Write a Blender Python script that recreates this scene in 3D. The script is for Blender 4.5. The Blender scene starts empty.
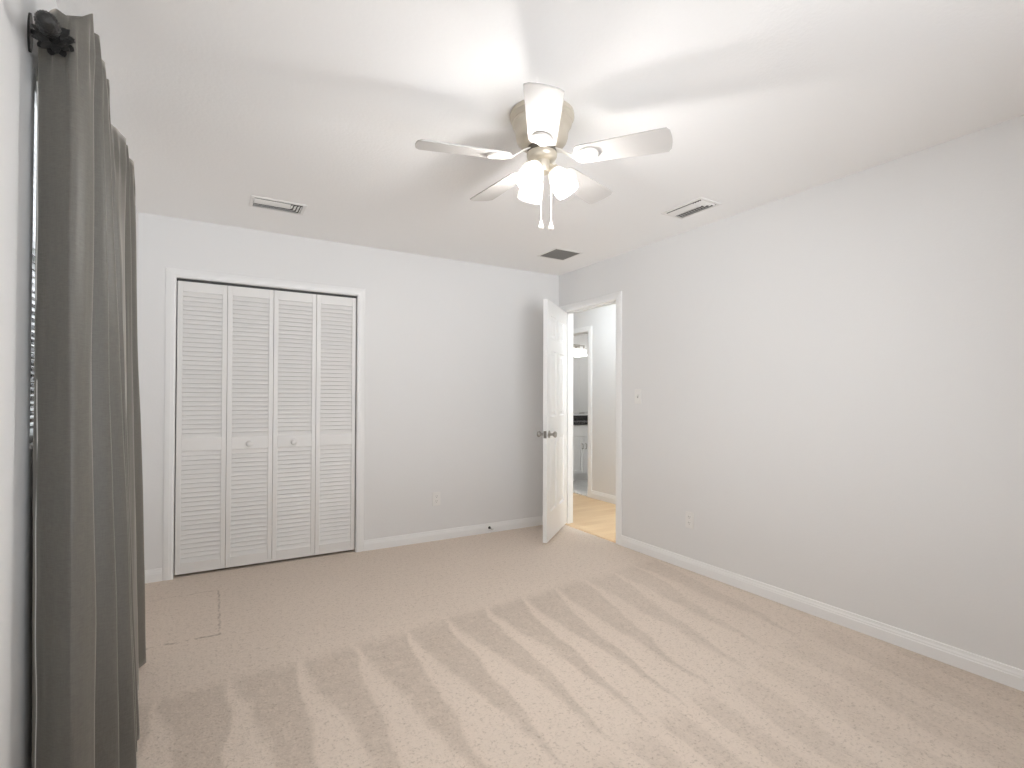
import bpy, bmesh, math, random
from mathutils import Vector, Matrix
random.seed(7)
C = bpy.context.scene.collection
sc = bpy.context.scene
PI = math.pi

# ------------------------------------------------------------------ camera
F_PX, YAW, PITCH, ROLL, CAM_H, CY = 513.36, 0.5311, 0.01133, 0.00357, 1.2286, 391.85
cd = bpy.data.cameras.new('camera'); cam = bpy.data.objects.new('camera', cd); C.objects.link(cam)
v = Vector((math.sin(YAW)*math.cos(PITCH), math.cos(YAW)*math.cos(PITCH), math.sin(PITCH)))
r = Vector((math.cos(YAW), -math.sin(YAW), 0)); u = r.cross(v)
r2 = r*math.cos(ROLL) + u*math.sin(ROLL); u2 = -r*math.sin(ROLL) + u*math.cos(ROLL)
M = Matrix((r2, u2, -v)).transposed().to_4x4(); M.translation = (0, 0, CAM_H)
cam.matrix_world = M
cd.sensor_fit = 'HORIZONTAL'; cd.sensor_width = 36; cd.lens = F_PX/1024*36
cd.shift_y = (CY-384)/1024; cd.clip_start = 0.02
sc.camera = cam

# ------------------------------------------------------------------ world, daylight, exposure
w = bpy.data.worlds.new('sky'); sc.world = w; w.use_nodes = True
bg = w.node_tree.nodes['Background']; bg.inputs[1].default_value = 1.0
# sky above the horizon; brighter lower half added to throw light on the ceiling
_n = w.node_tree.nodes; _l = w.node_tree.links
_tc = _n.new('ShaderNodeTexCoord'); _sp = _n.new('ShaderNodeSeparateXYZ'); _mr = _n.new('ShaderNodeMapRange'); _mx = _n.new('ShaderNodeMix'); _mx.data_type = 'RGBA'
_l.new(_tc.outputs['Generated'], _sp.inputs[0]); _l.new(_sp.outputs[2], _mr.inputs[0]); _mr.inputs[1].default_value = -.03; _mr.inputs[2].default_value = .03
_l.new(_mr.outputs[0], _mx.inputs[0])
SKY, GROUND_FILL = (2.0, 2.15, 2.3), (8.6, 9.0, 9.5)
_mx.inputs[6].default_value = (*GROUND_FILL, 1); _mx.inputs[7].default_value = (*SKY, 1)
_l.new(_mx.outputs[2], bg.inputs[0])
LAMP = 940.0           # radiance of the fan bulbs
SHADE = 1.0             # glow of the frosted shades
LAMP_COL = (1.0, 0.985, 0.96)
HALL = 34.0
BATH = 5.0
sc.view_settings.view_transform = 'Standard'; sc.view_settings.look = 'None'
sc.view_settings.gamma = 1; sc.view_settings.use_curve_mapping = False
sc.view_settings.exposure = -0.05
sc.cycles.max_bounces = 14; sc.cycles.diffuse_bounces = 10
sc.cycles.use_denoising = True; sc.cycles.sample_clamp_indirect = 6

# room numbers
XL, XR, YB, YN, H = -0.42, 2.973, 4.149, -0.55, 2.44
WT = 0.115
XH = 4.06                       # far wall of the hall
# portals (no light of their own) in the two window openings
def portal(x, y, z, sx, sy, rot):
    L = bpy.data.lights.new('daylight_portal', 'AREA'); L.shape = 'RECTANGLE'; L.size = sx; L.size_y = sy
    L.cycles.is_portal = True
    o = bpy.data.objects.new('daylight_portal', L); C.objects.link(o); o.location = (x, y, z); o.rotation_euler = rot
RW = (0.30, 2.10, 0.2, 2.12)     # unseen window added behind the camera for fill light: x0,x1,z0,z1
LW = (1.858, 2.80, 1.085, 2.125)  # window on the left wall: y0,y1,z0,z1
portal((RW[0]+RW[1])/2, YN-WT-.01, (RW[2]+RW[3])/2, RW[1]-RW[0], RW[3]-RW[2], (PI/2, 0, 0))
portal(XL-WT-.01, (LW[0]+LW[1])/2, (LW[2]+LW[3])/2, LW[3]-LW[2], LW[1]-LW[0], (0, -PI/2, 0))

# ------------------------------------------------------------------ materials
def mat(name, col, rough=.6, metal=0, bump=None, spec=.5, coat=0, emit=None, sheen=0):
    m = bpy.data.materials.new(name); m.use_nodes = True
    n = m.node_tree.nodes; l = m.node_tree.links; b = n['Principled BSDF']
    b.inputs['Base Color'].default_value = (*col, 1); b.inputs['Roughness'].default_value = rough
    b.inputs['Metallic'].default_value = metal; b.inputs['Specular IOR Level'].default_value = spec
    b.inputs['Coat Weight'].default_value = coat
    b.inputs['Sheen Weight'].default_value = sheen
    if emit:
        b.inputs['Emission Color'].default_value = (*emit[0], 1); b.inputs['Emission Strength'].default_value = emit[1]
    if bump:
        tc = n.new('ShaderNodeTexCoord'); no = n.new('ShaderNodeTexNoise'); bu = n.new('ShaderNodeBump')
        no.inputs['Scale'].default_value = bump[0]; no.inputs['Detail'].default_value = 4
        bu.inputs['Strength'].default_value = bump[1]; bu.inputs['Distance'].default_value = bump[2]
        l.new(tc.outputs['Object'], no.inputs['Vector']); l.new(no.outputs['Fac'], bu.inputs['Height'])
        l.new(bu.outputs['Normal'], b.inputs['Normal'])
    return m

MT = {}
MT['wall'] = mat('wall paint', (.775, .772, .768), .55, bump=(90, .12, .004), spec=.3)
MT['ceiling'] = mat('ceiling paint', (.92, .915, .908), .8, bump=(70, .25, .004), spec=.2)
MT['trim'] = mat('white trim paint', (.86, .86, .855), .32)
MT['door'] = mat('white door paint', (.88, .88, .875), .35)
MT['louver'] = mat('white louver paint', (.80, .79, .775), .4)
MT['fan'] = mat('fan white', (.82, .79, .74), .4)
MT['blade'] = mat('fan blade white', (.52, .50, .48), .5)
MT['ivory'] = mat('fan satin ivory metal', (.66, .60, .50), .34, .55)
MT['ivorydark'] = mat('fan flange grey', (.13, .115, .09), .4)
MT['iron'] = mat('black wrought iron', (.013, .0125, .012), .34, spec=.5, bump=(160, .6, .004))
MT['nickel'] = mat('brushed nickel', (.42, .40, .37), .28, 1)
MT['plate'] = mat('white plastic plate', (.82, .81, .79), .35)
MT['slot'] = mat('dark slot', (.05, .05, .05), .6)
MT['toggle'] = mat('grey switch slot', (.35, .34, .33), .6)
MT['vent'] = mat('white vent enamel', (.82, .81, .79), .4)
MT['duct'] = mat('painted duct shade', (.11, .105, .10), .8)
MT['filter'] = mat('grey grille', (.30, .29, .275), .7)
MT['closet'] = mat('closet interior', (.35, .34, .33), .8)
MT['mirror'] = mat('mirror', (.86, .87, .87), .02, 1)
MT['cab'] = mat('vanity white', (.82, .82, .81), .35)
MT['blind'] = mat('white blind vinyl', (.86, .86, .85), .45)
MT['bulb'] = mat('lit bulb', (.9, .9, .9), .4, emit=(LAMP_COL, LAMP))
def frosted():
    m = mat('lit frosted glass', (.9, .89, .86), .35, emit=(LAMP_COL, SHADE))
    n = m.node_tree.nodes; l = m.node_tree.links
    t = n.new('ShaderNodeBsdfTransparent'); x = n.new('ShaderNodeMixShader'); 
    # opacity raised towards the neck to dim lamp light on the ceiling nearby
    tc = n.new('ShaderNodeTexCoord'); sp = n.new('ShaderNodeSeparateXYZ'); mr = n.new('ShaderNodeMapRange'); mr.interpolation_type = 'SMOOTHSTEP'
    l.new(tc.outputs['Object'], sp.inputs[0]); l.new(sp.outputs[2], mr.inputs[0])
    mr.inputs[1].default_value = -.106; mr.inputs[2].default_value = -.046; mr.inputs[3].default_value = .35; mr.inputs[4].default_value = .97
    l.new(mr.outputs[0], x.inputs[0])
    l.new(t.outputs[0], x.inputs[1]); l.new(n['Principled BSDF'].outputs[0], x.inputs[2]); l.new(x.outputs[0], n['Material Output'].inputs[0])
    return m
MT['shade'] = frosted()
MT['bath'] = mat('lit bath shade', (.9, .9, .88), .4, emit=((1, .98, .95), BATH))
MT['hall'] = mat('lit hall diffuser', (.9, .9, .88), .4, emit=((.88, .95, 1.0), HALL))
MT['hall_fill'] = mat('lit hall diffuser', (.9, .9, .88), .4, emit=((.88, .95, 1.0), HALL*3.4))  # diffuser of the added fill lamp in the hall
MT['bath_fill'] = mat('added bath diffuser', (.9, .9, .88), .4, emit=((1, .985, .96), BATH*9))  # diffuser of the added fill lamp in the bathroom
MT['marble'] = mat('marble threshold', (.78, .77, .75), .25)
MT['rubber'] = mat('white rubber', (.75, .74, .72), .6)
MT['lining'] = mat('white curtain lining', (.75, .74, .71), .8)

def glass():
    m = bpy.data.materials.new('window glass'); m.use_nodes = True
    n = m.node_tree.nodes; l = m.node_tree.links; n.clear()
    o = n.new('ShaderNodeOutputMaterial'); t = n.new('ShaderNodeBsdfTransparent'); g = n.new('ShaderNodeBsdfGlossy')
    g.inputs['Roughness'].default_value = .02
    f = n.new('ShaderNodeFresnel'); f.inputs[0].default_value = 1.45; x = n.new('ShaderNodeMixShader')
    l.new(f.outputs[0], x.inputs[0]); l.new(t.outputs[0], x.inputs[1]); l.new(g.outputs[0], x.inputs[2]); l.new(x.outputs[0], o.inputs[0])
    return m
MT['glass'] = glass()

class N:
    """tiny helper for building node maths"""
    def __init__(s, m): s.t = m.node_tree; s.n = s.t.nodes; s.l = s.t.links
    def set(s, sock, val):
        if isinstance(val, (int, float)): sock.default_value = val
        else: s.l.new(val, sock)
    def m(s, op, a, b=0.0, c=0.0, clamp=False):
        k = s.n.new('ShaderNodeMath'); k.operation = op; k.use_clamp = clamp
        for i, x in enumerate((a, b, c)): s.set(k.inputs[i], x)
        return k.outputs[0]
    def noise(s, vec, scale, detail=3, rough=.55):
        k = s.n.new('ShaderNodeTexNoise'); k.inputs['Scale'].default_value = scale
        k.inputs['Detail'].default_value = detail; k.inputs['Roughness'].default_value = rough
        s.l.new(vec, k.inputs['Vector']); return k.outputs['Fac']
    def step(s, x, e0, e1):
        k = s.n.new('ShaderNodeMapRange'); k.interpolation_type = 'SMOOTHSTEP'
        s.set(k.inputs[0], x); s.set(k.inputs[1], e0); s.set(k.inputs[2], e1)
        k.inputs[3].default_value = 0; k.inputs[4].default_value = 1
        return k.outputs[0]
    def mix(s, f, a, b):
        k = s.n.new('ShaderNodeMix'); k.data_type = 'RGBA'
        s.set(k.inputs[0], f)
        for i, x in ((6, a), (7, b)):
            if isinstance(x, tuple): k.inputs[i].default_value = (*x, 1)
            else: s.l.new(x, k.inputs[i])
        return k.outputs[2]

def carpet():
    m = mat('beige cut pile carpet', (.6, .5, .4), .95, spec=.1, sheen=.15)
    q = N(m); b = q.n['Principled BSDF']
    geo = q.n.new('ShaderNodeNewGeometry'); pos = geo.outputs['Position']
    sep = q.n.new('ShaderNodeSeparateXYZ'); q.l.new(pos, sep.inputs[0])
    X, Y = sep.outputs[0], sep.outputs[1]
    n1 = q.noise(pos, 1.9, 2); n2 = q.noise(pos, 14, 3); fine = q.noise(pos, 95, 3, .75); mid = q.noise(pos, 38, 3, .65)
    d1 = q.m('SUBTRACT', n1, .5); d2 = q.m('SUBTRACT', n2, .5)
    # ridge where the vacuum strokes start
    ridge = q.m('MULTIPLY_ADD', X, .10, 2.53)
    ridge = q.m('ADD', ridge, q.m('MULTIPLY', d1, .12))
    v_ = q.m('SUBTRACT', ridge, Y)                         # distance along a stroke from the ridge
    lean = q.m('MULTIPLY', q.m('SUBTRACT', X, .9, clamp=True), .22)
    u_ = q.m('ADD', q.m('ADD', X, q.m('MULTIPLY', v_, lean)), q.m('MULTIPLY', d1, .16))
    u_ = q.m('ADD', u_, q.m('MULTIPLY', d2, .022))
    ph = q.m('FRACT', q.m('DIVIDE', q.m('SUBTRACT', u_, .10), .262))
    vn = q.m('DIVIDE', v_, 1.25)
    left = q.m('MULTIPLY', vn, .70)                        # left edge of the dark wedge moves in
    right = q.m('SUBTRACT', .94, q.m('MULTIPLY', vn, .22))
    wedge = q.m('MULTIPLY', q.step(q.m('SUBTRACT', ph, left), -.10, .10), q.step(q.m('SUBTRACT', right, ph), -.05, .05))
    v_ = q.m('ADD', v_, q.m('MULTIPLY', d2, .05)); inr = q.step(v_, -.06, .08)
    # second rank of strokes nearer the camera
    far = q.step(v_, 1.2, 1.35)
    ph2 = q.m('FRACT', q.m('DIVIDE', u_, .27))
    wedge2 = q.m('MULTIPLY', q.step(ph2, .05, .15), q.step(q.m('SUBTRACT', .7, ph2), -.05, .1))
    wd = q.m('ADD', q.m('MULTIPLY', wedge, q.m('SUBTRACT', 1, far)), q.m('MULTIPLY', q.m('MULTIPLY', wedge2, far), .55))
    wd = q.m('MULTIPLY', wd, inr)
    fade = q.m('SUBTRACT', 1, q.m('MULTIPLY', q.step(X, 1.5, 2.6), .45))
    wd = q.m('MULTIPLY', wd, fade)
    cs = q.n.new('ShaderNodeCombineXYZ'); q.l.new(q.m('MULTIPLY', u_, 30), cs.inputs[0]); q.l.new(q.m('MULTIPLY', Y, 1.6), cs.inputs[1])
    streak = q.m('SUBTRACT', q.noise(cs.outputs[0], 1.0, 3, .6), .5)
    wd = q.m('MULTIPLY', wd, q.m('ADD', .92, q.m('MULTIPLY', d2, 1.2)))
    wd = q.m('ADD', wd, q.m('MULTIPLY', streak, q.m('MULTIPLY', inr, .8)))
    wd = q.m('MAXIMUM', wd, 0)
    behind = q.m('MULTIPLY', q.m('SUBTRACT', 1, inr), .22)  # pile lies the other way behind the ridge
    behind = q.m('MULTIPLY', behind, q.m('SUBTRACT', 1, q.m('MULTIPLY', q.step(X, 1.2, 2.2), .8)))
    rp = q.m('MULTIPLY', q.step(q.m('ADD', X, q.m('MULTIPLY', d2, .3)), 2.05, 2.5), q.step(q.m('SUBTRACT', 1.25, Y), -.05, .1))
    rp = q.m('MULTIPLY', rp, .35)
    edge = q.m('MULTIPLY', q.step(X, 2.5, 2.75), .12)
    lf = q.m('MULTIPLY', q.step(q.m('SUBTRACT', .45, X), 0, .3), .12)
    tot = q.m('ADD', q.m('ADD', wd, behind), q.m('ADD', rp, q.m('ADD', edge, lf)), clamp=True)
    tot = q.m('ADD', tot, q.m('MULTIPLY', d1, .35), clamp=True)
    base = q.mix(tot, (.735, .63, .54), (.585, .495, .418))
    spk = q.m('ADD', q.m('MULTIPLY', q.m('SUBTRACT', fine, .5), 1.7), q.m('MULTIPLY', q.m('SUBTRACT', mid, .5), .9))
    base = q.mix(q.m('MULTIPLY', q.step(spk, .02, .4), .6), base, (.36, .28, .21))
    base = q.mix(q.m('MULTIPLY', q.step(q.m('MULTIPLY', spk, -1), .02, .4), .5), base, (.78, .67, .56))
    # cut seam of the square patch by the closet
    def seg(c, c0, o, o0, o1, wd_):
        a = q.step(q.m('ABSOLUTE', q.m('SUBTRACT', q.m('ADD', c, q.m('MULTIPLY', d2, .03)), c0)), wd_, wd_*.3)
        return q.m('MULTIPLY', a, q.m('MULTIPLY', q.step(o, o0, o0+.01), q.step(q.m('MULTIPLY', o, -1), -o1, -o1+.01)))
    s1 = seg(Y, 3.065, X, -.42, .06, .012); s2 = seg(Y, 3.77, X, -.3, .05, .009); s3 = seg(X, .055, Y, 3.065, 3.77, .008)
    seam = q.m('ADD', s1, q.m('ADD', q.m('MULTIPLY', s2, .55), q.m('MULTIPLY', s3, .7)), clamp=True)
    seam = q.m('MULTIPLY', seam, q.step(q.noise(pos, 25, 2), .35, .6))
    base = q.mix(q.m('MULTIPLY', seam, .7), base, (.25, .19, .14))
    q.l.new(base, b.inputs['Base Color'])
    bu = q.n.new('ShaderNodeBump'); bu.inputs['Strength'].default_value = .7; bu.inputs['Distance'].default_value = .006
    q.l.new(q.m('ADD', fine, q.m('MULTIPLY', mid, .8)), bu.inputs['Height']); q.l.new(bu.outputs[0], b.inputs['Normal'])
    return m
MT['carpet'] = carpet()

def wood():
    m = mat('light oak boards', (.7, .45, .22), .35)
    q = N(m); b = q.n['Principled BSDF']
    geo = q.n.new('ShaderNodeNewGeometry'); sep = q.n.new('ShaderNodeSeparateXYZ'); q.l.new(geo.outputs['Position'], sep.inputs[0])
    X, Y = sep.outputs[0], sep.outputs[1]
    bx = q.m('DIVIDE', Y, .085); row = q.m('FLOOR', bx)
    cmb = q.n.new('ShaderNodeCombineXYZ'); q.l.new(q.m('MULTIPLY', X, .9), cmb.inputs[0]); q.l.new(q.m('MULTIPLY', row, 3.17), cmb.inputs[1])
    tone = q.noise(cmb.outputs[0], 1.3, 1)
    cm2 = q.n.new('ShaderNodeCombineXYZ'); q.l.new(q.m('MULTIPLY', X, 2), cm2.inputs[0]); q.l.new(q.m('MULTIPLY', Y, 40), cm2.inputs[1])
    grain = q.noise(cm2.outputs[0], 1.5, 4)
    f = q.m('ADD', q.m('MULTIPLY', q.step(tone, .3, .7), .75), q.m('MULTIPLY', q.m('SUBTRACT', grain, .5), .6), clamp=True)
    col = q.mix(f, (.80, .59, .36), (.68, .46, .25))
    gap = q.step(q.m('ABSOLUTE', q.m('SUBTRACT', q.m('FRACT', bx), .5)), .485, .5)
    q.l.new(q.mix(q.m('MULTIPLY', gap, .5), col, (.3, .17, .08)), b.inputs['Base Color'])
    return m
MT['wood'] = wood()

def tile():
    m = mat('grey bathroom tile', (.5, .5, .5), .35)
    q = N(m); b = q.n['Principled BSDF']
    tc = q.n.new('ShaderNodeTexCoord'); bt = q.n.new('ShaderNodeTexBrick'); q.l.new(tc.outputs['Object'], bt.inputs[0])
    bt.offset = 0; bt.inputs['Scale'].default_value = 1; bt.inputs['Brick Width'].default_value = .3; bt.inputs['Row Height'].default_value = .3
    bt.inputs['Mortar Size'].default_value = .006
    bt.inputs['Color1'].default_value = (.50, .50, .49, 1); bt.inputs['Color2'].default_value = (.55, .55, .54, 1); bt.inputs['Mortar'].default_value = (.38, .38, .37, 1)
    q.l.new(bt.outputs[0], b.inputs['Base Color']); return m
MT['tile'] = tile()

def granite():
    m = mat('dark granite', (.03, .03, .03), .2)
    q = N(m); b = q.n['Principled BSDF']
    tc = q.n.new('ShaderNodeTexCoord')
    q.l.new(q.mix(q.step(q.noise(tc.outputs['Object'], 90, 3), .5, .7), (.018, .017, .018), (.16, .15, .145)), b.inputs['Base Color']); return m
MT['granite'] = granite()

def fabric():
    m = mat('grey taupe curtain cloth', (.2, .19, .16), .46, spec=.5, sheen=.55)
    q = N(m); b = q.n['Principled BSDF']
    tc = q.n.new('ShaderNodeTexCoord'); mp = q.n.new('ShaderNodeMapping'); mp.inputs['Scale'].default_value = (60, 60, 420)
    q.l.new(tc.outputs['Object'], mp.inputs[0]); slub = q.noise(mp.outputs[0], 1, 3); b.inputs['Sheen Roughness'].default_value = .35; b.inputs['Sheen Tint'].default_value = (1, .94, .84, 1)
    mp2 = q.n.new('ShaderNodeMapping'); mp2.inputs['Scale'].default_value = (500, 500, 40); q.l.new(tc.outputs['Object'], mp2.inputs[0])
    warp = q.noise(mp2.outputs[0], 1, 2)
    f = q.m('ADD', q.m('MULTIPLY', slub, .6), q.m('MULTIPLY', warp, .4))
    q.l.new(q.mix(q.step(f, .3, .7), (.098, .092, .079), (.132, .124, .108)), b.inputs['Base Color'])
    bu = q.n.new('ShaderNodeBump'); bu.inputs['Strength'].default_value = .12; bu.inputs['Distance'].default_value = .001
    q.l.new(f, bu.inputs['Height']); q.l.new(bu.outputs[0], b.inputs['Normal'])
    return m
MT['fabric'] = fabric()

# ------------------------------------------------------------------ mesh helpers
class MB:
    def __init__(s): s.v = []; s.f = []; s.x = None
    def add(s, vs, fs, mtx=None):
        k = len(s.v)
        for p in vs:
            p = Vector(p)
            if mtx is not None: p = mtx @ p
            s.v.append(tuple(p))
        s.f += [tuple(i+k for i in f) for f in fs]; return s
    def box(s, x0, x1, y0, y1, z0, z1, mtx=None):
        vs = [(x, y, z) for x in (x0, x1) for y in (y0, y1) for z in (z0, z1)]
        return s.add(vs, [(0, 1, 3, 2), (4, 6, 7, 5), (0, 4, 5, 1), (2, 3, 7, 6), (0, 2, 6, 4), (1, 5, 7, 3)], mtx)
    def lathe(s, prof, n=48, mtx=None, cap=(False, False)):
        vs = [(rr*math.cos(2*PI*i/n), rr*math.sin(2*PI*i/n), z) for rr, z in prof for i in range(n)]
        fs = [(j*n+i, j*n+(i+1) % n, (j+1)*n+(i+1) % n, (j+1)*n+i) for j in range(len(prof)-1) for i in range(n)]
        if cap[0]: fs.append(tuple(range(n))[::-1])
        if cap[1]: fs.append(tuple((len(prof)-1)*n+i for i in range(n)))
        return s.add(vs, fs, mtx)
    def prism(s, poly, z0, z1, mtx=None):
        n = len(poly); vs = [(x, y, z0) for x, y in poly]+[(x, y, z1) for x, y in poly]
        fs = [tuple(range(n))[::-1], tuple(range(n, 2*n))]+[(i, (i+1) % n, n+(i+1) % n, n+i) for i in range(n)]
        return s.add(vs, fs, mtx)
    def tube(s, pts, rad, n=12, mtx=None):
        pts = [Vector(p) for p in pts]; rads = rad if isinstance(rad, (list, tuple)) else [rad]*len(pts)
        vs = []; up = Vector((0, 0, 1))
        for i, p in enumerate(pts):
            t = (pts[min(i+1, len(pts)-1)]-pts[max(i-1, 0)]).normalized()
            a = t.cross(up)
            if a.length < 1e-3: a = t.cross(Vector((1, 0, 0)))
            a.normalize(); b = t.cross(a)
            for k in range(n):
                th = 2*PI*k/n; vs.append(p+(a*math.cos(th)+b*math.sin(th))*rads[i])
        fs = [(j*n+i, j*n+(i+1) % n, (j+1)*n+(i+1) % n, (j+1)*n+i) for j in range(len(pts)-1) for i in range(n)]
        fs += [tuple(range(n))[::-1], tuple((len(pts)-1)*n+i for i in range(n))]
        return s.add(vs, fs, mtx)
    def sweep(s, path, prof):
        """profile (out, z) swept along an XY path; out is to the left of travel"""
        P = [Vector(p) for p in path]; vs = []
        for i, p in enumerate(P):
            d0 = (P[i]-P[i-1]).normalized() if i else (P[1]-P[0]).normalized()
            d1 = (P[i+1]-P[i]).normalized() if i < len(P)-1 else d0
            n0 = Vector((-d0.y, d0.x)); n1 = Vector((-d1.y, d1.x)); nn = (n0+n1).normalized(); k = 1/max(.3, nn.dot(n0))
            for o, z in prof: vs.append((p.x+nn.x*o*k, p.y+nn.y*o*k, z))
        m = len(prof)
        fs = [(j*m+i, j*m+(i+1) % m, (j+1)*m+(i+1) % m, (j+1)*m+i) for j in range(len(P)-1) for i in range(m)]
        fs += [tuple(range(m))[::-1], tuple((len(P)-1)*m+i for i in range(m))]
        return s.add(vs, fs)
    def build(s, name, m, parent=None, smooth=None, bevel=None, loc=None, rot=None):
        me = bpy.data.meshes.new(name); me.from_pydata(s.v, [], s.f)
        bm = bmesh.new(); bm.from_mesh(me); bmesh.ops.recalc_face_normals(bm, faces=bm.faces); bm.to_mesh(me); bm.free()
        me.materials.append(MT[m])
        o = bpy.data.objects.new(name, me); C.objects.link(o)
        if parent is not None: o.parent = parent
        if loc is not None: o.location = loc
        if rot is not None: o.rotation_euler = rot
        if smooth is not None:
            for p in me.polygons: p.use_smooth = True
            if smooth < PI:
                es = o.modifiers.new('edges', 'EDGE_SPLIT'); es.split_angle = smooth
        if bevel:
            bv = o.modifiers.new('bevel', 'BEVEL'); bv.width = bevel; bv.segments = 2; bv.limit_method = 'ANGLE'; bv.angle_limit = .7
        return o

def tag(o, label=None, cat=None, group=None, kind=None):
    if label: o['label'] = label
    if cat: o['category'] = cat
    if group: o['group'] = group
    if kind: o['kind'] = kind
    return o
def thing(name, label, cat, loc=(0, 0, 0), rz=0, group=None, kind=None):
    o = bpy.data.objects.new(name, None); C.objects.link(o); o.location = loc; o.rotation_euler = (0, 0, rz)
    o.empty_display_size = .05
    return tag(o, label, cat, group, kind)
def dup(root, loc, rz, label):
    rr = root.copy(); C.objects.link(rr); rr.location = loc; rr.rotation_euler = (0, 0, rz); rr['label'] = label
    for ch in list(root.children):
        c = ch.copy(); C.objects.link(c); c.parent = rr
        for g in ch.children:
            d = g.copy(); C.objects.link(d); d.parent = c
    return rr
def struct(o, label, cat): return tag(o, label, cat, kind='structure')
T = Matrix.Translation
def Rm(a, ax): return Matrix.Rotation(a, 4, ax)

# ------------------------------------------------------------------ room shell
# doorway in the right wall, closet opening, windows
DY0, DY1, DH = 3.305, 4.063, 2.066
CX0, CX1, CH = -.205, 1.003, 2.036
BY0, BY1, BH = 5.03, 5.78, 2.055       # bathroom doorway in the hall's far wall

struct(MB().box(XL-WT, XR+.02, YN-WT, YB+WT, -.1, 0).build('floor', 'carpet'), 'beige cut pile carpet with vacuum tracks across the bedroom floor', 'carpet')
struct(MB().box(XL-WT, XR+WT, YN-WT, 1.1, H, H+.1).box(XL-WT, 6.4, 1.1, 7.0, H, H+.1).build('ceiling', 'ceiling'), 'plain white textured ceiling over the bedroom', 'ceiling')
m = MB()
m.box(XL-WT, XL, YN, LW[0], 0, H).box(XL-WT, XL, LW[1], YB+WT+.7, 0, H).box(XL-WT, XL, LW[0], LW[1], 0, LW[2]).box(XL-WT, XL, LW[0], LW[1], LW[3], H)
struct(m.build('wall_left', 'wall'), 'narrow strip of white wall at the left behind the curtain', 'wall')
m = MB()
m.box(XL, CX0, YB, YB+WT, 0, H).box(CX1, XR+WT, YB, YB+WT, 0, H).box(CX0, CX1, YB, YB+WT, CH, H)
struct(m.build('wall_back', 'wall'), 'white wall around the louvered closet doors', 'wall')
m = MB()
m.box(XR, XR+WT, YN, DY0, 0, H).box(XR, XR+WT, DY1, YB, 0, H).box(XR, XR+WT, DY0, DY1, DH, H)
struct(m.build('wall_right', 'wall'), 'long bare white wall with the light switch', 'wall')
m = MB()
m.box(XL-WT, RW[0], YN-WT, YN, 0, H).box(RW[1], XR+WT, YN-WT, YN, 0, H).box(RW[0], RW[1], YN-WT, YN, 0, RW[2]).box(RW[0], RW[1], YN-WT, YN, RW[3], H)
struct(m.build('wall_rear', 'wall'), 'white wall with an added window behind the camera', 'wall')
# closet interior
m = MB()
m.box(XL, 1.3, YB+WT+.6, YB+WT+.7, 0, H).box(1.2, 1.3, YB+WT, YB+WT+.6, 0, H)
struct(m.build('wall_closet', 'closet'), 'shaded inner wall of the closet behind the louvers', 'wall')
struct(MB().box(XL, 1.3, YB+WT, YB+WT+.7, -.1, 0).build('floor_closet', 'carpet'), 'carpet inside the closet behind the louvered doors', 'carpet')
# hall and bathroom
struct(MB().box(XR+.02, XH, 1.2, 7.0, -.1, 0).build('floor_hall', 'wood'), 'light oak board floor of the hall through the doorway', 'floor')
m = MB()
m.box(XH, XH+WT, 1.2, BY0, 0, H).box(XH, XH+WT, BY1, 7.0, 0, H).box(XH, XH+WT, BY0, BY1, BH, H)
struct(m.build('wall_hall', 'wall'), 'white hall wall seen through the doorway', 'wall')
m = MB(); m.box(XR+WT, XH, 1.1, 1.2, 0, H).box(XR+WT, XH, 6.9, 7.0, 0, H).box(XR, XR+WT, YB, 7.0, 0, H)
struct(m.build('wall_passage', 'wall'), 'white end walls of the hall beyond the doorway', 'wall')
struct(MB().box(XH, 6.4, 4.4, 7.0, -.1, -.001).build('floor_bath', 'tile'), 'grey tile floor of the bathroom', 'floor')
VYB = 6.62
m = MB(); m.box(XH+WT, 6.4, VYB, VYB+.1, 0, H).box(6.3, 6.4, 4.4, VYB, 0, H).box(XH+WT, 6.3, 4.4, 4.5, 0, H)
struct(m.build('wall_bath', 'wall'), 'white bathroom wall above the vanity', 'wall')
struct(MB().box(XH-.01, XH+WT+.02, BY0, BY1, 0, .014).build('trim_5', 'marble', bevel=.004), 'pale marble threshold at the bathroom doorway', 'threshold')
struct(MB().box(XR+.0, XR+.035, DY0, DY1, -.01, .006).build('trim_6', 'wood', bevel=.003), 'thin oak edge strip between carpet and oak floor', 'threshold')

# baseboards: stepped profile swept along the walls (left of travel = into the room)
BP = [(0, 0), (.014, 0), (.014, .052), (.0115, .056), (.0115, .062), (.008, .070), (.006, .082), (0, .085)]
m = MB(); m.sweep([(XR, YN), (XR, DY0-.062)], BP); m.sweep([(XR, DY1+.062), (XR, YB)], BP)
struct(m.build('baseboard_right', 'trim'), 'white moulded baseboard along the bare long wall', 'baseboard')
m = MB(); m.sweep([(XR, YB), (CX1+.06, YB)], BP); m.sweep([(CX0-.063, YB), (XL, YB)], BP)
struct(m.build('baseboard_back', 'trim'), 'white moulded baseboard beside the closet', 'baseboard')
m = MB(); m.sweep([(XL, YB), (XL, YN)], BP)
struct(m.build('baseboard_left', 'trim'), 'white baseboard below the curtains', 'baseboard')
m = MB(); m.sweep([(XH, 1.2), (XH, BY0-.07)], [(a, z*1.1) for a, z in BP])
struct(m.build('baseboard_hall', 'trim'), 'white baseboard over the oak floor in the hall', 'baseboard')

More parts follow.
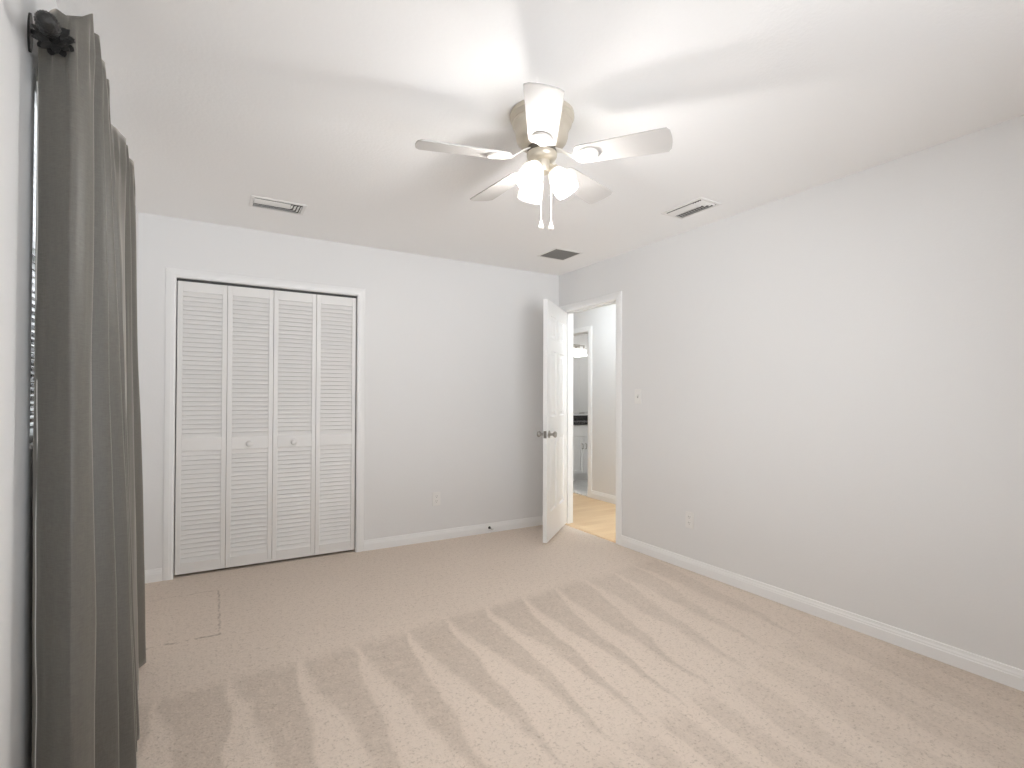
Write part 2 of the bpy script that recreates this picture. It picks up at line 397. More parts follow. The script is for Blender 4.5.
# casings
CP = [(.0, .0), (.0, .011), (.012, .017), (.030, .017), (.046, .013), (.056, .010), (.062, .006), (.062, 0)]   # (across from opening, out)
def casing(name, a0, a1, top, place, label, W=1.0, parent=None):
    """mitred casing around an opening: a along the wall, z up, out from the wall"""
    m = MB(); k = len(CP)
    rows = []
    for (a, z, sa, sz) in ((a0, 0, -1, 0), (a0, top, -1, 1), (a1, top, 1, 1), (a1, 0, 1, 0)):
        rows.append([place(a+sa*c*W, z+sz*c*W, o) for c, o in CP])
    vs = [p for rr in rows for p in rr]
    fs = [(j*k+i, j*k+(i+1) % k, (j+1)*k+(i+1) % k, (j+1)*k+i) for j in range(3) for i in range(k)]
    fs += [tuple(range(k)), tuple(3*k+i for i in range(k))]
    m.add(vs, fs); o = m.build(name, 'trim'); return struct(o, label, 'door casing')
casing('trim_1', CX0, CX1, CH, lambda a, z, o: (a, YB-o, z), 'white casing framing the louvered closet doors')
casing('trim_2', DY0, DY1, DH, lambda a, z, o: (XR-o, a, z), 'white casing framing the open bedroom doorway')
casing('trim_3', BY0, BY1, BH, lambda a, z, o: (XH-o, a, z), 'white casing of the bathroom doorway in the hall', 1.1)
# jamb linings with stops
def jamb(name, x0, x1, y0, y1, h, label, strike=False, xs=0.04):
    m = MB(); t = .012
    m.box(x0, x1, y0-t, y0+.0005, 0, h+t).box(x0, x1, y1-.0005, y1+t, 0, h+t).box(x0, x1, y0, y1, h-.0005, h+t)
    m.box(x0+xs, x0+xs+.035, y0, y0+.011, 0, h).box(x0+xs, x0+xs+.035, y1-.011, y1, 0, h).box(x0+xs, x0+xs+.035, y0, y1, h-.011, h)
    o = m.build(name, 'trim', bevel=.0015); struct(o, label, 'door jamb')
    if strike:
        s = MB().box(x0+.004, x0+.034, y0+.0005, y0+.002, .91, .97).build('strike_plate', 'nickel', o); s['label'] = 'small nickel strike plate'
    return o
jamb('trim_4', XR, XR+WT, DY0, DY1, DH, 'white jamb lining of the open bedroom doorway', True)
jamb('trim_7', XH, XH+WT, BY0, BY1, BH, 'white jamb lining of the bathroom doorway')

# ------------------------------------------------------------------ windows
def window(name, a0, a1, z0, z1, place, label, nm):
    t = tag(bpy.data.objects.new(name, None), label, 'window', kind='structure'); C.objects.link(t)
    m = MB()
    def bx(p0, p1, q0, q1, d0, d1, mm):
        A = place(p0, q0, d0); B = place(p1, q1, d1)
        mm.box(*(f for i in range(3) for f in (min(A[i], B[i]), max(A[i], B[i]))))
    f = .035; zm = (z0+z1)/2
    for (p0, p1, q0, q1) in ((a0, a0+f, z0, z1), (a1-f, a1, z0, z1), (a0+f, a1-f, z0, z0+f), (a0+f, a1-f, z1-f, z1), (a0+f, a1-f, zm-.02, zm+.02)):
        bx(p0, p1, q0, q1, .07, .11, m)
    m.build('window_frame', 'trim', t, bevel=.002)
    g = MB(); bx(a0+f, a1-f, z0+f, z1-f, .088, .092, g); g.build('glass_pane', 'glass', t)
    s = MB(); bx(a0, a1, z0, z0+.012, -.012, .07, s); s.build('window_sill', 'marble', t, bevel=.003)
    return t
window('window_1', LW[0], LW[1], LW[2], LW[3], lambda a, z, d: (XL-d, a, z), 'white framed window behind the grey curtains', 'left')
window('window_fill', RW[0], RW[1], RW[2], RW[3], lambda a, z, d: (a, YN-d, z), 'unseen white framed window added behind the camera for fill light', 'rear')
# mini blind in the left window
t = thing('window_blind', 'white slatted blind in the window behind the grey curtains', 'blind', (XL-.03, (LW[0]+LW[1])/2, LW[2]+.012))
hw = (LW[1]-LW[0])/2-.008; hh = LW[3]-LW[2]-.012
MB().box(-.014, .014, -hw, hw, hh-.03, hh-.001).build('headrail', 'blind', t, bevel=.002)
m = MB()
for k in range(int((hh-.05)/.021)):
    z = .028+k*.021; m.box(-.0125, .0125, -hw, hw, -.0006, .0006, T((0, 0, z)) @ Rm(.2, 'Y'))
m.build('slats', 'blind', t)
MB().box(-.013, .013, -hw, hw, .001, .018).build('bottom_rail', 'blind', t, bevel=.003)

# ------------------------------------------------------------------ bifold closet doors
def bifold(name, x0, label, knob_on, knob_x):
    t = tag(bpy.data.objects.new(name, None), label, 'closet door', 'louvered bifold closet doors', 'structure'); C.objects.link(t)
    t.location = (x0, YB+.012, .018)
    pw = (CX1-CX0-.010)/4; th = .028; st = .030
    Z0, ZB, ZM0, ZM1, ZT, Z1 = 0, .075, .835, .926, 1.931, 2.000
    for i in range(2):
        a = i*pw+.0012; b = (i+1)*pw-.0012
        m = MB()
        m.box(a, a+st, 0, th, Z0, Z1).box(b-st, b, 0, th, Z0, Z1)
        for z0, z1 in ((Z0, ZB), (ZM0, ZM1), (ZT, Z1)): m.box(a+st, b-st, .0005, th-.0005, z0, z1)
        p = m.build('door_panel', 'louver', t, bevel=.0018)
        s = MB()
        for z0, z1 in ((ZB, ZM0), (ZM1, ZT)):
            n = round((z1-z0)/.0312); dz = (z1-z0)/n
            for k in range(n):
                zc = z0+(k+.5)*dz
                s.box(a+st-.002, b-st+.002, -.0180, .0180, -.0022, .0022, T((0, th/2-.003, zc)) @ Rm(math.radians(68), 'X'))
        s.build('louvers', 'louver', p)
        if i == knob_on:
            k = MB().lathe([(.004, 0), (.0085, 0), (.0095, .010), (.018, .016), (.0215, .023), (.020, .030), (.012, .035), (.001, .036)], 24, T((knob_x, 0, .872)) @ Rm(PI/2, 'X'), (True, True))
            k.build('knob', 'louver', p, smooth=.9)
bifold('door_1', CX0+.005, 'louvered bifold closet door beside the curtain', 1, .243-CX0-.005)
bifold('door_2', (CX0+CX1)/2, 'louvered bifold closet door on the bedroom door side of the closet', 0, .540-(CX0+CX1)/2)
struct(MB().box(CX0, CX1, YB+.02, YB+.045, CH-.016, CH).build('trim_8', 'slot'), 'dark track gap above the closet doors', 'closet track')

# ------------------------------------------------------------------ open six panel door
DW, DT = .750, .035
ANG = math.radians(49.2)
t = tag(bpy.data.objects.new('door_3', None), 'open white six panel bedroom door with nickel knobs', 'door', kind='structure'); C.objects.link(t)
t.location = (XR-.006, DY1-.003, .02); t.rotation_euler = (0, 0, PI*1.5-ANG)    # local +x runs from hinge to free edge
DHT = 2.036
# local y: hall face at y=+?  The leaf swings so its hall face looks to the camera (local +y side)
def six_panel():
    m = MB(); xs = [0, .112, .328, .422, .638, DW]
    zs = [0, .235, .865, 1.045, 1.615, 1.715, 1.915, DHT]
    y0, y1 = 0, DT
    panels = [(i, j) for i in (1, 3) for j in (1, 3, 5)]
    vs = {}; V = []; Fc = []
    def vid(p):
        p = tuple(round(c, 5) for c in p)
        if p not in vs: vs[p] = len(V); V.append(p)
        return vs[p]
    for y, sgn in ((y0, 1), (y1, -1)):
        for i in range(5):
            for j in range(7):
                xa, xb, za, zb = xs[i], xs[i+1], zs[j], zs[j+1]
                if (i, j) not in panels:
                    Fc.append([vid(p) for p in ((xa, y, za), (xb, y, za), (xb, y, zb), (xa, y, zb))]); continue
                rings = [(0, 0), (.008, .011), (.024, .011), (.040, .003)]     # inset, depth
                pr = None
                for ins, dp in rings:
                    q = [vid((x, y+sgn*dp, z)) for x, z in ((xa+ins, za+ins), (xb-ins, za+ins), (xb-ins, zb-ins), (xa+ins, zb-ins))]
                    if pr:
                        for k in range(4): Fc.append([pr[k], pr[(k+1) % 4], q[(k+1) % 4], q[k]])
                    pr = q
                Fc.append(pr)
    for i in range(5):
        for z in (zs[0], zs[-1]): Fc.append([vid((xs[i], y0, z)), vid((xs[i+1], y0, z)), vid((xs[i+1], y1, z)), vid((xs[i], y1, z))])
    for j in range(7):
        for x in (xs[0], xs[-1]): Fc.append([vid((x, y0, zs[j])), vid((x, y0, zs[j+1])), vid((x, y1, zs[j+1])), vid((x, y1, zs[j]))])
    m.add(V, Fc); return m
six_panel().build('door_leaf', 'door', t)
kp = [(.0, 0), (.032, 0), (.032, .004), (.026, .008), (.013, .011), (.011, .028), (.014, .036), (.024, .044), (.027, .053), (.025, .062), (.016, .067), (.0, .068)]
for sgn, y in ((1, DT), (-1, 0)):
    mm = T((DW-.062, y, .900)) @ Rm(-sgn*PI/2, 'X')
    o = MB().lathe(kp[1:-1], 28, mm, (True, True)).build('door_knob', 'nickel', t, smooth=.9); o['label'] = 'round satin nickel knob'
o = MB().box(DW-.001, DW+.0015, .005, DT-.005, .870, .930).box(DW, DW+.010, .011, DT-.011, .890, .910).build('latch', 'nickel', t); o['label'] = 'nickel latch plate on the door edge'
for z in (.25, 1.02, 1.80):
    o = MB().tube([(-.004, -.004, z-.045), (-.004, -.004, z+.045)], .006).box(-.0015, .0005, 0, DT-.004, z-.044, z+.044).build('hinge', 'nickel', t, smooth=.7); o['label'] = 'nickel hinge'

# ------------------------------------------------------------------ ceiling fan
FX, FY = 1.213, 1.820
fan = thing('ceiling_fan', 'white five blade ceiling fan with three lit glass shades', 'ceiling fan', (FX, FY, H))
# local z is down from the ceiling (negative)
MB().lathe([(.02, -.0005), (.136, -.0005), (.1375, -.004), (.1375, -.020), (.133, -.024)], 64, None, (True, False)).build('mounting_ring', 'ivory', fan, smooth=.7)
MB().lathe([(.1345, -.022), (.1325, -.030), (.127, -.035), (.1235, -.038), (.1265, -.044), (.1265, -.050), (.121, -.058), (.1155, -.068), (.1125, -.080), (.1115, -.094), (.110, -.106), (.105, -.120), (.095, -.132), (.080, -.140), (.06, -.144), (.02, -.144)], 64, None, (True, True)).build('motor_housing', 'ivory', fan, smooth=1.2)
MB().lathe([(.02, -.144), (.060, -.144), (.062, -.150), (.062, -.163), (.058, -.167), (.02, -.167)], 48, None, (True, True)).build('rotor_hub', 'ivorydark', fan, smooth=.7)
MB().lathe([(.02, -.168), (.064, -.168), (.0655, -.171), (.064, -.184), (.058, -.193), (.046, -.199), (.034, -.203), (.033, -.245), (.030, -.250), (.01, -.251)], 48, None, (True, True)).build('switch_housing', 'ivory', fan, smooth=.8)

def blade(ang):
    # blade along local +x of its own frame, pitched
    R0, R1 = .165, .524
    ts = [i/16 for i in range(17)]
    poly_u = []; poly_l = []
    for q in ts:
        x = R0+(R1-R0)*q; hwid = .056+.013*min(1, q*1.15)
        poly_u.append((x, hwid)); poly_l.append((x, -hwid))
    # rounded root and soft, slightly bowed tip
    root = [(R0-.026*math.cos(a), .056*math.sin(a)) for a in [PI/2-PI*k/10 for k in range(1, 10)]]
    tip = []
    for k in range(9):
        a = -1+k/4; tip.append((R1+.010*(1-a*a)+(.0), .069*a*.985))
    poly = poly_l[:-1]+[(R1-.008, -.069)]+tip[1:-1]+[(R1-.008, .069)]+poly_u[:-1][::-1]+root
    z0 = -.198
    base = Rm(ang, 'Z') @ T((0, 0, z0)) @ Rm(math.radians(-12), 'X')
    o = MB().prism(poly, -.003, .003, base).build('blade', 'blade', fan, bevel=.0012)
    # arm: strap from the rotor hub down to the blade, ending in an oval medallion with a crescent rib
    a = MB()
    pts = [(.058, .040), (.085, .030), (.110, .012), (.135, -.006), (.165, -.0085), (.205, -.0085)]
    wd = [.016, .012, .011, .013, .018, .018]
    for i in range(len(pts)-1):
        (xa, za), (xb, zb) = pts[i], pts[i+1]; wa, wb = wd[i], wd[i+1]; th = .005
        a.add([(xa, -wa, za), (xa, wa, za), (xa, wa, za+th), (xa, -wa, za+th), (xb, -wb, zb), (xb, wb, zb), (xb, wb, zb+th), (xb, -wb, zb+th)],
              [(0, 1, 2, 3), (4, 7, 6, 5), (0, 4, 5, 1), (1, 5, 6, 2), (2, 6, 7, 3), (3, 7, 4, 0)], base)
    ov = [(.188+.042*math.cos(k*PI/16), .036*math.sin(k*PI/16)) for k in range(32)]
    a.prism(ov, -.009, -.003, base)
    a.tube([(.190+.047*math.cos(th), .041*math.sin(th), -.007) for th in [-1.45+2.9*k/16 for k in range(17)]], [.0015+.006*math.sin(PI*k/16) for k in range(17)], 8, base)
    for sx, sy in ((.165, 0), (.205, .016), (.205, -.016)): a.lathe([(.0045, -.010), (.004, -.012), (.001, -.0125)], 10, base @ T((sx, sy, 0)), (True, True))
    a.build('blade_arm', 'fan', o, bevel=.0008)
for k in range(5): blade(math.radians(21+72*k))

def shade(az):
    ax = Rm(az, 'Z') @ T((.036, 0, -.222)) @ Rm(math.radians(-33), 'Y')     # local -z points down and outwards
    prof = [(.025, -.024), (.029, -.028), (.036, -.040), (.043, -.056), (.048, -.076), (.0515, -.100), (.0525, -.122), (.051, -.132), (.048, -.136)]
    inner = [(rr-.004, z) for rr, z in prof[::-1]][:-1]
    o = MB().lathe(prof+[(.0465, -.134)]+inner[1:], 40).build('lamp_shade', 'shade', fan, smooth=1.2); o['label'] = 'lit white frosted glass shade'
    o.matrix_local = ax @ T((.004, 0, 0))
    hold = MB().tube([(-.018, 0, .012), (-.004, 0, .002), (0, 0, -.012)], [.011, .011, .013], 14)
    hold.lathe([(.012, -.008), (.022, -.012), (.026, -.022), (.026, -.036), (.022, -.038)], 28, None, (True, True))
    hold.build('shade_holder', 'ivory', o, smooth=.8)
    MB().lathe([(.010, -.038), (.012, -.062), (.020, -.076), (.023, -.092), (.020, -.106), (.010, -.114), (.001, -.116)], 24, None, (True, True)).build('bulb', 'bulb', o, smooth=1.5)
for d in (207, 327, 87): shade(math.radians(d))
def chain(x, y, z1, rot=0):
    pts = [(x, y, -.235), (x, y, z1)]
    c = MB().tube(pts, .0013, 8)
    n = int((-.24-z1)/.012)
    for k in range(n):
        c.lathe([(.0005, .0018), (.0018, .001), (.0018, -.001), (.0005, -.0018)], 6, T((x, y, -.24-k*.012)))
    o = c.build('pull_chain', 'fan', fan)
    MB().lathe([(.002, .006), (.004, 0), (.006, -.010), (.0115, -.022), (.012, -.029), (.009, -.033), (.001, -.034)], 20, T((x, y, z1)), (True, True)).build('pull_knob', 'fan', o, smooth=1.0)
rv = (r.x, r.y); 
chain(-.004*rv[0]-.030*v.x, -.004*rv[1]-.030*v.y, -.468)
chain(.040*rv[0]-.0*v.x, .040*rv[1]-.0*v.y, -.462)

# ------------------------------------------------------------------ ceiling registers and return grille
def register(name, loc, rz, label):
    t = thing(name, label, 'air vent', loc, rz, 'white ceiling air registers')
    L, W = .160, .100             # half length (x), half width (y)
    m = MB(); k = .022
    # sloped frame
    for (a0, a1, b0, b1) in ((-L, L, -W, -W+k), (-L, L, W-k, W), (-L, -L+k, -W+k, W-k), (L-k, L, -W+k, W-k)):
        m.box(a0, a1, b0, b1, -.006, 0)
    m.build('vent_frame', 'vent', t, bevel=.003)
    MB().box(-L+k, L-k, -W+k, W-k, -.0015, -.0005).build('duct_opening', 'duct', t)  # flat dark plate, its colour stands in for shade inside the duct
    # nested curved blades that run the length and turn across one end
    bl = MB(); Lin = L-k
    def path(y):
        xe = Lin-(W-k-y)*.9-.002; rad = .018
        pts = [(-Lin, y), (xe-rad, y)]
        for q in range(1, 7):
            th = PI/2-q*PI/12; pts.append((xe-rad+rad*math.cos(th), y-rad+rad*math.sin(th)))
        pts.append((xe, -.064)); return pts
    for y, hw_ in ((.0115, .0066), (.0335, .0074), (.0545, .0066), (.072, .0045)):
        bl.sweep(path(y), [(-hw_, -.0105), (0, -.0085), (hw_, -.0045), (hw_, -.003), (0, -.007), (-hw_, -.009)])
    bl.build('vent_blades', 'vent', t)
    # broad curved blade along the other side
    b2 = MB(); b2.sweep([(-Lin, -.033), (Lin-.070, -.033)], [(-.030, -.004), (-.020, -.0085), (0, -.0115), (.020, -.0125), (.029, -.0115), (.029, -.010), (.020, -.011), (0, -.010), (-.020, -.007), (-.030, -.0025)])
    b2.build('wide_blade', 'vent', t)
    return t
rg = register('ceiling_register', (2.632, 2.238, H), -PI/2, 'white curved blade ceiling register near the long bare wall')
dup(rg, (.358, 3.540, H), 0, 'white curved blade ceiling register above the closet')
t = thing('return_grille', 'grey square return air grille in the ceiling near the doorway', 'air vent', (2.530, 3.520, H))
g = .125; k = .016
m = MB()
for (a0, a1, b0, b1) in ((-g-k, g+k, -g-k, -g+.004), (-g-k, g+k, g-.004, g+k), (-g-k, -g+.004, -g, g), (g-.004, g+k, -g, g)): m.box(a0, a1, b0, b1, -.005, 0)
m.build('grille_frame', 'vent', t, bevel=.002)
MB().box(-g, g, -g, g, -.0012, -.0004).build('duct_opening', 'filter', t)
m = MB()
for i in range(21):
    a = -g+.006+i*(2*g-.012)/20
    m.box(a-.0013, a+.0013, -g, g, -.0045, -.0025).box(-g, g, a-.0013, a+.0013, -.0045, -.0025)
m.build('grille_mesh', 'filter', t)

# ------------------------------------------------------------------ outlets, switch, door stop
def outlet(loc, rz, label):
    t = thing('wall_outlet', label, 'outlet', loc, rz, 'wall outlets')     # local -y is out from the wall
    MB().box(-.036, .036, -.006, 0, -.0585, .0585).build('cover_plate', 'plate', t, bevel=.003)
    for z in (.0205, -.0205):
        q = MB().prism([(.0165*max(-1, min(1, 1.25*math.cos(a))), .0145*math.sin(a)) for a in [i*PI/12 for i in range(24)]], 0, .0018, T((0, -.006, z)) @ Rm(PI/2, 'X'))
        p = q.build('socket', 'plate', t)
        MB().box(-.0078, -.0056, -.0081, -.0077, z+.0005, z+.0085).box(.0056, .0078, -.0081, -.0077, z+.0015, z+.0085).box(-.002, .002, -.0081, -.0077, z-.009, z-.005).build('slots', 'slot', p)
    MB().lathe([(.0035, 0), (.003, .0012), (.0005, .0014)], 12, T((0, -.006, 0)) @ Rm(PI/2, 'X'), (True, True)).build('screw', 'plate', t)
    return t
ol = outlet((1.685, YB, .355), 0, 'white duplex outlet on the wall beside the closet')
dup(ol, (XR, 2.535, .355), -PI/2, 'white duplex outlet low on the long bare wall')
t = thing('light_switch', 'white toggle light switch plate beside the open doorway', 'light switch', (XR, 3.052, 1.242), -PI/2)
MB().box(-.036, .036, -.006, 0, -.0585, .0585).build('cover_plate', 'plate', t, bevel=.003)
MB().box(-.0055, .0055, -.0065, -.0058, -.013, .013).build('toggle_slot', 'toggle', t)
MB().box(-.0042, .0042, -.014, 0, -.005, .005, T((0, -.006, .004)) @ Rm(-.5, 'X')).build('toggle', 'plate', t, bevel=.001)
t = thing('door_stop', 'small dark door stop with white tip on the baseboard', 'door stop', (2.195, YB-.014, .048))
o = MB().lathe([(.012, 0), (.012, .004), (.006, .007), (.0055, .052), (.007, .054)], 20, Rm(PI/2, 'X'), (True, True)).build('stem', 'iron', t, smooth=.7)
MB().lathe([(.0095, .050), (.0105, .053), (.0105, .066), (.007, .070), (.001, .0705)], 20, Rm(PI/2, 'X'), (True, True)).build('rubber_tip', 'rubber', t, smooth=.7)

# ------------------------------------------------------------------ curtain rod and curtains
RX, RZ = -.352, 2.140
t = thing('curtain_rod', 'black iron curtain rod with textured pineapple finial above the curtains', 'curtain rod', (RX, 1.722, RZ))
MB().tube([(0, -.002, 0), (0, 1.10, 0)], .0125, 20).build('rod', 'iron', t, smooth=.7)
def finial(y, sgn):
    mm = T((0, y, 0)) @ (Rm(PI/2, 'X') if sgn < 0 else Rm(-PI/2, 'X'))     # local z away from the window
    f = MB(); n = 28; prof = []
    prof = [(.012, -.012), (.016, -.004), (.013, .004), (.010, .012), (.010, .028)]
    f.lathe(prof, 24, mm, (True, True))
    # egg body with scaled surface
    vs = []; R = 22; S = 36
    for i in range(R+1):
        a = PI*i/R; rr = .0235*math.sin(a)**.85; z = .062-.036*math.cos(a)*(1.0 if a < PI/2 else 1.05)
        for j in range(S):
            b = 2*PI*j/S
            bmp = 1+.09*math.cos(9*b+i*1.1)*math.cos(9*b-i*1.1)
            vs.append((rr*bmp*math.cos(b), rr*bmp*math.sin(b), z))
    fs = [(i*S+j, i*S+(j+1) % S, (i+1)*S+(j+1) % S, (i+1)*S+j) for i in range(R) for j in range(S)]
    f.add(vs, fs, mm)
    o = f.build('finial', 'iron', t, smooth=1.4)
    # collar of pointed leaves
    lf = MB()
    for ring, (n, rad, tilt, ln) in enumerate(((9, .012, .35, .034), (9, .013, .05, .030))):
        for k in range(n):
            a = 2*PI*(k+.5*ring)/n
            lm = mm @ Rm(a, 'Z') @ T((rad, 0, .004-.006*ring)) @ Rm(-tilt, 'Y')
            pr = [(0, .006), (.008, .010), (.018, .0095), (.026, .006), (ln, 0), (.026, -.006), (.018, -.0095), (.008, -.010), (0, -.006)]
            lf.prism(pr, -.001, .0015, lm)
    lf.build('leaf_collar', 'iron', o)
finial(-.004, -1)
def bracket(y):
    b = MB()
    b.prism([(.016*math.cos(k*PI/16), .052*math.sin(k*PI/16)) for k in range(32)], 0, .005, T((XL-RX, y, .045)) @ Rm(PI/2, 'Z') @ Rm(PI/2, 'X'))
    b.tube([(XL-RX+.003, y, .050), (XL-RX+.035, y, .046), (-.012, y, .024), (-.003, y, .010)], .0065, 12)
    b.tube([(-.014, y, .010), (-.014, y, -.008), (0, y, -.0155), (.014, y, -.008), (.014, y, .004)], .003, 8)
    b.build('bracket', 'iron', t, smooth=.8)
bracket(.078); bracket(1.04)

def catmull(P, n):
    P = [Vector(p) for p in P]; out = []
    Q = [P[0]*2-P[1]]+P+[P[-1]*2-P[-2]]
    segs = len(P)-1
    for i in range(n):
        s = i/(n-1)*segs; k = min(int(s), segs-1); f = s-k
        p0, p1, p2, p3 = Q[k:k+4]
        out.append(.5*((2*p1)+(p2-p0)*f+(2*p0-5*p1+4*p2-p3)*f*f+(3*p1-p0-3*p2+p3)*f**3))
    return out
from mathutils import noise as mnoise
def curtain(name, top, bot, zt, zb, label, seed, n=170, rows=80, droop=0):
    A = catmull([Vector((x, y)) for y, x in top], n); B = catmull([Vector((x, y)) for y, x in bot], n)
    t = thing(name, label, 'curtain', (-.35, A[n//2].y, zb), 0, 'grey curtain panels')
    org = Vector((-.35, A[n//2].y, zb))
    vs = []
    for j in range(rows+1):
        f = j/rows; g = f**.86
        for i in range(n):
            p = A[i].lerp(B[i], g); a = i/(n-1)
            # soft wrinkles that hang down the cloth, and a gathered header
            wv = mnoise.noise(Vector((i*.055+seed, f*2.6, seed)))*.007*min(1, f*4+.15)
            wv += mnoise.noise(Vector((i*.16+seed*2, f*7.0+i*.03, seed)))*.0025*min(1, f*3+.3)
            hd = .004*math.sin(i*.6)*math.exp(-((f-.05)/.03)**2) if f < .15 else 0
            ztop = zt+.006*mnoise.noise(Vector((i*.08, seed, 0)))
            if droop: ztop -= droop*max(0, 1-a/.17)**1.3 + .006*max(0, min(1, (1.83-p.y)/.04)) + .060*max(0, min(1, (1.79-p.y)/.055))
            z = ztop+(zb-ztop)*f
            x = p.x+(wv if i > .05*n else wv*.1)+hd
            vs.append((max(x, XL+.004)-org.x, p.y+wv*.6-org.y, z-org.z))
    fs = [(j*n+i, j*n+i+1, (j+1)*n+i+1, (j+1)*n+i) for j in range(rows) for i in range(n-1)]
    m = MB(); m.add(vs, fs); o = m.build('cloth', 'fabric', t, smooth=3.2)
    so = o.modifiers.new('thickness', 'SOLIDIFY'); so.thickness = .0022; so.offset = 0
    return t, A, B, org
near_top = [(1.88, -.408), (1.84, -.4075), (1.800, -.4025), (1.778, -.380), (1.756, -.353), (1.738, -.330), (1.736, -.320), (1.752, -.306), (1.778, -.2925), (1.800, -.291), (1.830, -.320), (1.862, -.375), (1.885, -.325), (1.905, -.2915), (1.930, -.315), (1.975, -.360), (2.015, -.320), (2.050, -.2985), (2.080, -.318), (2.110, -.345), (2.140, -.318), (2.160, -.302), (2.180, -.33), (2.190, -.37)]
near_bot = [(1.870, -.408), (1.835, -.400), (1.800, -.3825), (1.780, -.362), (1.758, -.336), (1.738, -.312), (1.736, -.301), (1.752, -.284), (1.778, -.269), (1.802, -.266), (1.835, -.300), (1.868, -.365), (1.915, -.280), (1.950, -.226), (1.975, -.252), (2.000, -.310), (2.020, -.245), (2.045, -.197), (2.075, -.225), (2.105, -.26), (2.135, -.235), (2.160, -.208), (2.180, -.26), (2.190, -.34)]
t, A, B, org = curtain('curtain', near_top, near_bot, 2.285, .022, 'dark grey green curtain panel hanging under the black finial', 3.1, droop=.20)
# lining folded to the wall side of the near panel
m = MB()
vs = []; K = 40
for j in range(K+1):
    f = j/K; z = 2.06+(.03-2.06)*f; e = .0012*math.sin(f*17)+.0008*math.sin(f*41)+(.4025-.3825)*(.08+.92*f)**.75
    for (x, y) in ((-.4035+e, 1.796), (-.4065+e, 1.799), (-.4105+e*.8, 1.832), (-.4075+e*.8, 1.832)): vs.append((x-org.x, y-org.y, z-org.z))
fs = [(j*4+i, j*4+(i+1) % 4, (j+1)*4+(i+1) % 4, (j+1)*4+i) for j in range(K) for i in range(4)]+[(0, 1, 2, 3), (K*4, K*4+1, K*4+2, K*4+3)]
m.add(vs, fs); o = m.build('lining', 'lining', t); o['label'] = 'white lining edge'
far_top = [(2.44, -.385), (2.455, -.358), (2.49, -.342), (2.54, -.324), (2.60, -.306), (2.615, -.328), (2.635, -.350), (2.655, -.326), (2.67, -.309), (2.70, -.33), (2.735, -.355), (2.78, -.330), (2.835, -.306), (2.855, -.33), (2.86, -.38)]
far_bot = [(2.205, -.33), (2.21, -.27), (2.235, -.208), (2.29, -.235), (2.36, -.262), (2.41, -.258), (2.47, -.27), (2.55, -.252), (2.63, -.248), (2.67, -.285), (2.72, -.312), (2.80, -.275), (2.865, -.2425), (2.885, -.29), (2.89, -.36)]
curtain('curtain', far_top, far_bot, 2.280, .020, 'taupe grey curtain panel nearer the closet, gathered at the window end', 8.4)

# ------------------------------------------------------------------ bathroom and hall fittings
t = thing('vanity_cabinet', 'white bathroom vanity cabinet with shaker doors under dark counter', 'vanity', (4.795, 6.05, 0))
x0, x1 = -.60, 1.30; yb = VYB-6.05
MB().box(x0, x1, .02, yb-.002, .10, .832).box(x0+.01, x1-.01, .07, yb-.002, 0, .10).build('cabinet_body', 'cab', t)
def shaker(name, a, b, z0, z1):
    m = MB(); s = .055
    m.box(a, a+s, 0, .019, z0, z1).box(b-s, b, 0, .019, z0, z1).box(a+s, b-s, 0, .019, z0, z0+s).box(a+s, b-s, 0, .019, z1-s, z1).box(a+s, b-s, .009, .019, z0+s, z1-s)
    return m.build(name, 'cab', t, bevel=.0015)
for a, b, hx in ((-.40, -.002, -.033), (.002, .40, .033), (.404, .80, .765), (.804, 1.20, .84)):
    d = shaker('cabinet_door', a, b, .108, .655)
    o = MB().tube([(hx, 0, .47), (hx, -.026, .478), (hx, -.030, .51), (hx, -.026, .542), (hx, 0, .55)], .0055, 10).build('handle', 'nickel', d, smooth=.8)
for a, b in ((-.40, .40), (.404, 1.20)):
    MB().box(a, b, 0, .019, .664, .826).build('drawer_front', 'cab', t, bevel=.002)
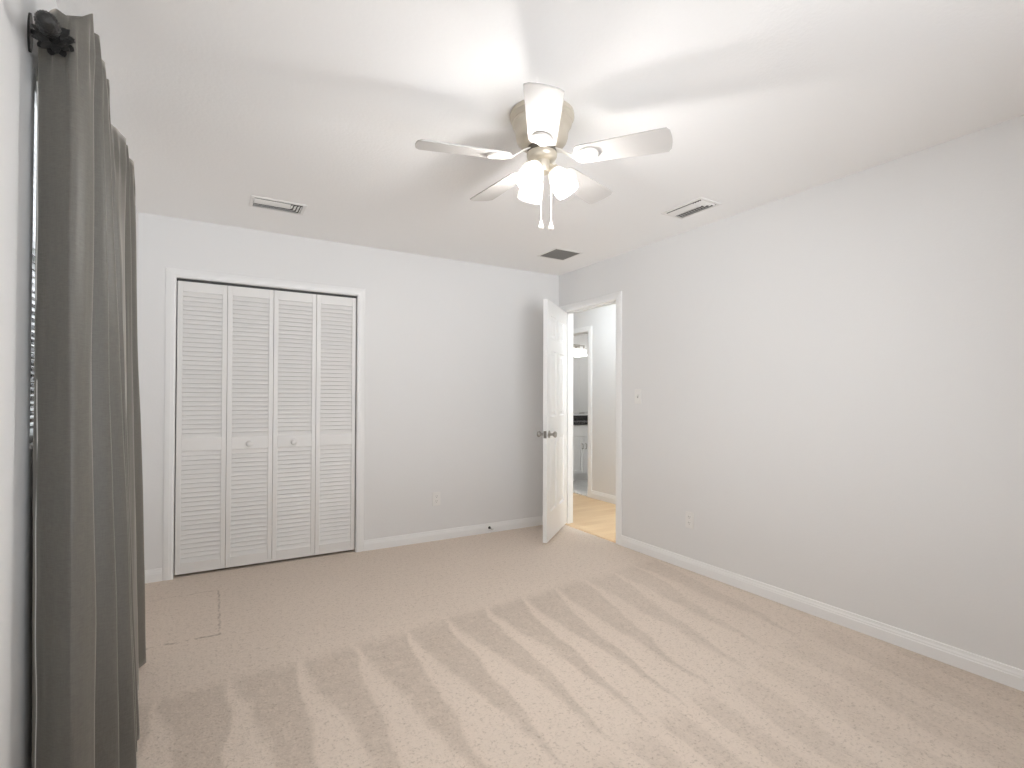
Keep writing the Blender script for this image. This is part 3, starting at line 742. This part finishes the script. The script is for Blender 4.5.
t = tag(MB().box(4.18, 6.10, 6.02, VYB-.001, .834, .872).box(4.18, 6.10, VYB-.02, VYB-.001, .872, .945).build('vanity_countertop', 'granite', bevel=.003), 'dark granite countertop with backsplash on the bathroom vanity', 'countertop')
t = thing('wall_mirror', 'frameless bathroom wall mirror above the dark counter', 'mirror', (5.15, VYB-.001, .985))
MB().box(-.97, -.0015, -.006, 0, 0, .985).box(.0015, .80, -.006, 0, 0, .985).build('mirror_glass', 'mirror', t)
for a in (0, -.7): MB().box(a, a+.10, -.010, 0, -.008, .004).build('mirror_clip', 'nickel', t)
t = thing('vanity_light', 'bathroom vanity light bar with glowing white shades above the mirror', 'wall light', (5.10, VYB, 2.066))
MB().box(-.20, .05, -.02, -.001, -.025, .025).build('back_plate', 'nickel', t, bevel=.004)
MB().tube([(-.245, -.09, .0), (.085, -.09, .0)], .008, 12).tube([(-.10, -.09, 0), (-.10, -.015, 0)], .010, 10).build('bar', 'nickel', t, smooth=.8)
for x in (-.235, -.08, .075):
    o = MB().lathe([(.020, -.055), (.027, -.065), (.037, -.095), (.046, -.13), (.050, -.165), (.046, -.165), (.034, -.095), (.023, -.065)], 28, T((x, -.09, 0)), (False, False)).build('lamp_shade', 'bath', t, smooth=1.2)
    MB().tube([(x, -.09, .002), (x, -.09, -.07)], [.009, .02], 12).build('shade_holder', 'nickel', o, smooth=.8)
def dome(name, loc, label, m, cat='ceiling light'):
    t = thing(name, label, cat, loc)
    MB().lathe([(.02, -.001), (.15, -.001), (.155, -.006), (.15, -.028), (.145, -.03)], 40, None, (True, False)).build('light_base', 'vent', t, smooth=.7)
    MB().lathe([(.146, -.026), (.142, -.05), (.12, -.075), (.08, -.092), (.03, -.1), (.001, -.101)], 40).build('diffuser', m, t, smooth=1.5)
dome('ceiling_light', (3.42, 4.45, H), 'round lit ceiling light of the hall nearer the bathroom', 'hall')
dome('ceiling_light', (3.57, 2.25, H), 'unseen round light added at the hall end away from the bathroom to brighten the open door', 'hall_fill')  # added lamp, brightens the open door and the hall wall
dome('ceiling_light', (5.35, 5.35, H), 'unseen round light added to brighten the bathroom', 'bath_fill')  # added out of view to lift the dark mirror and bathroom walls
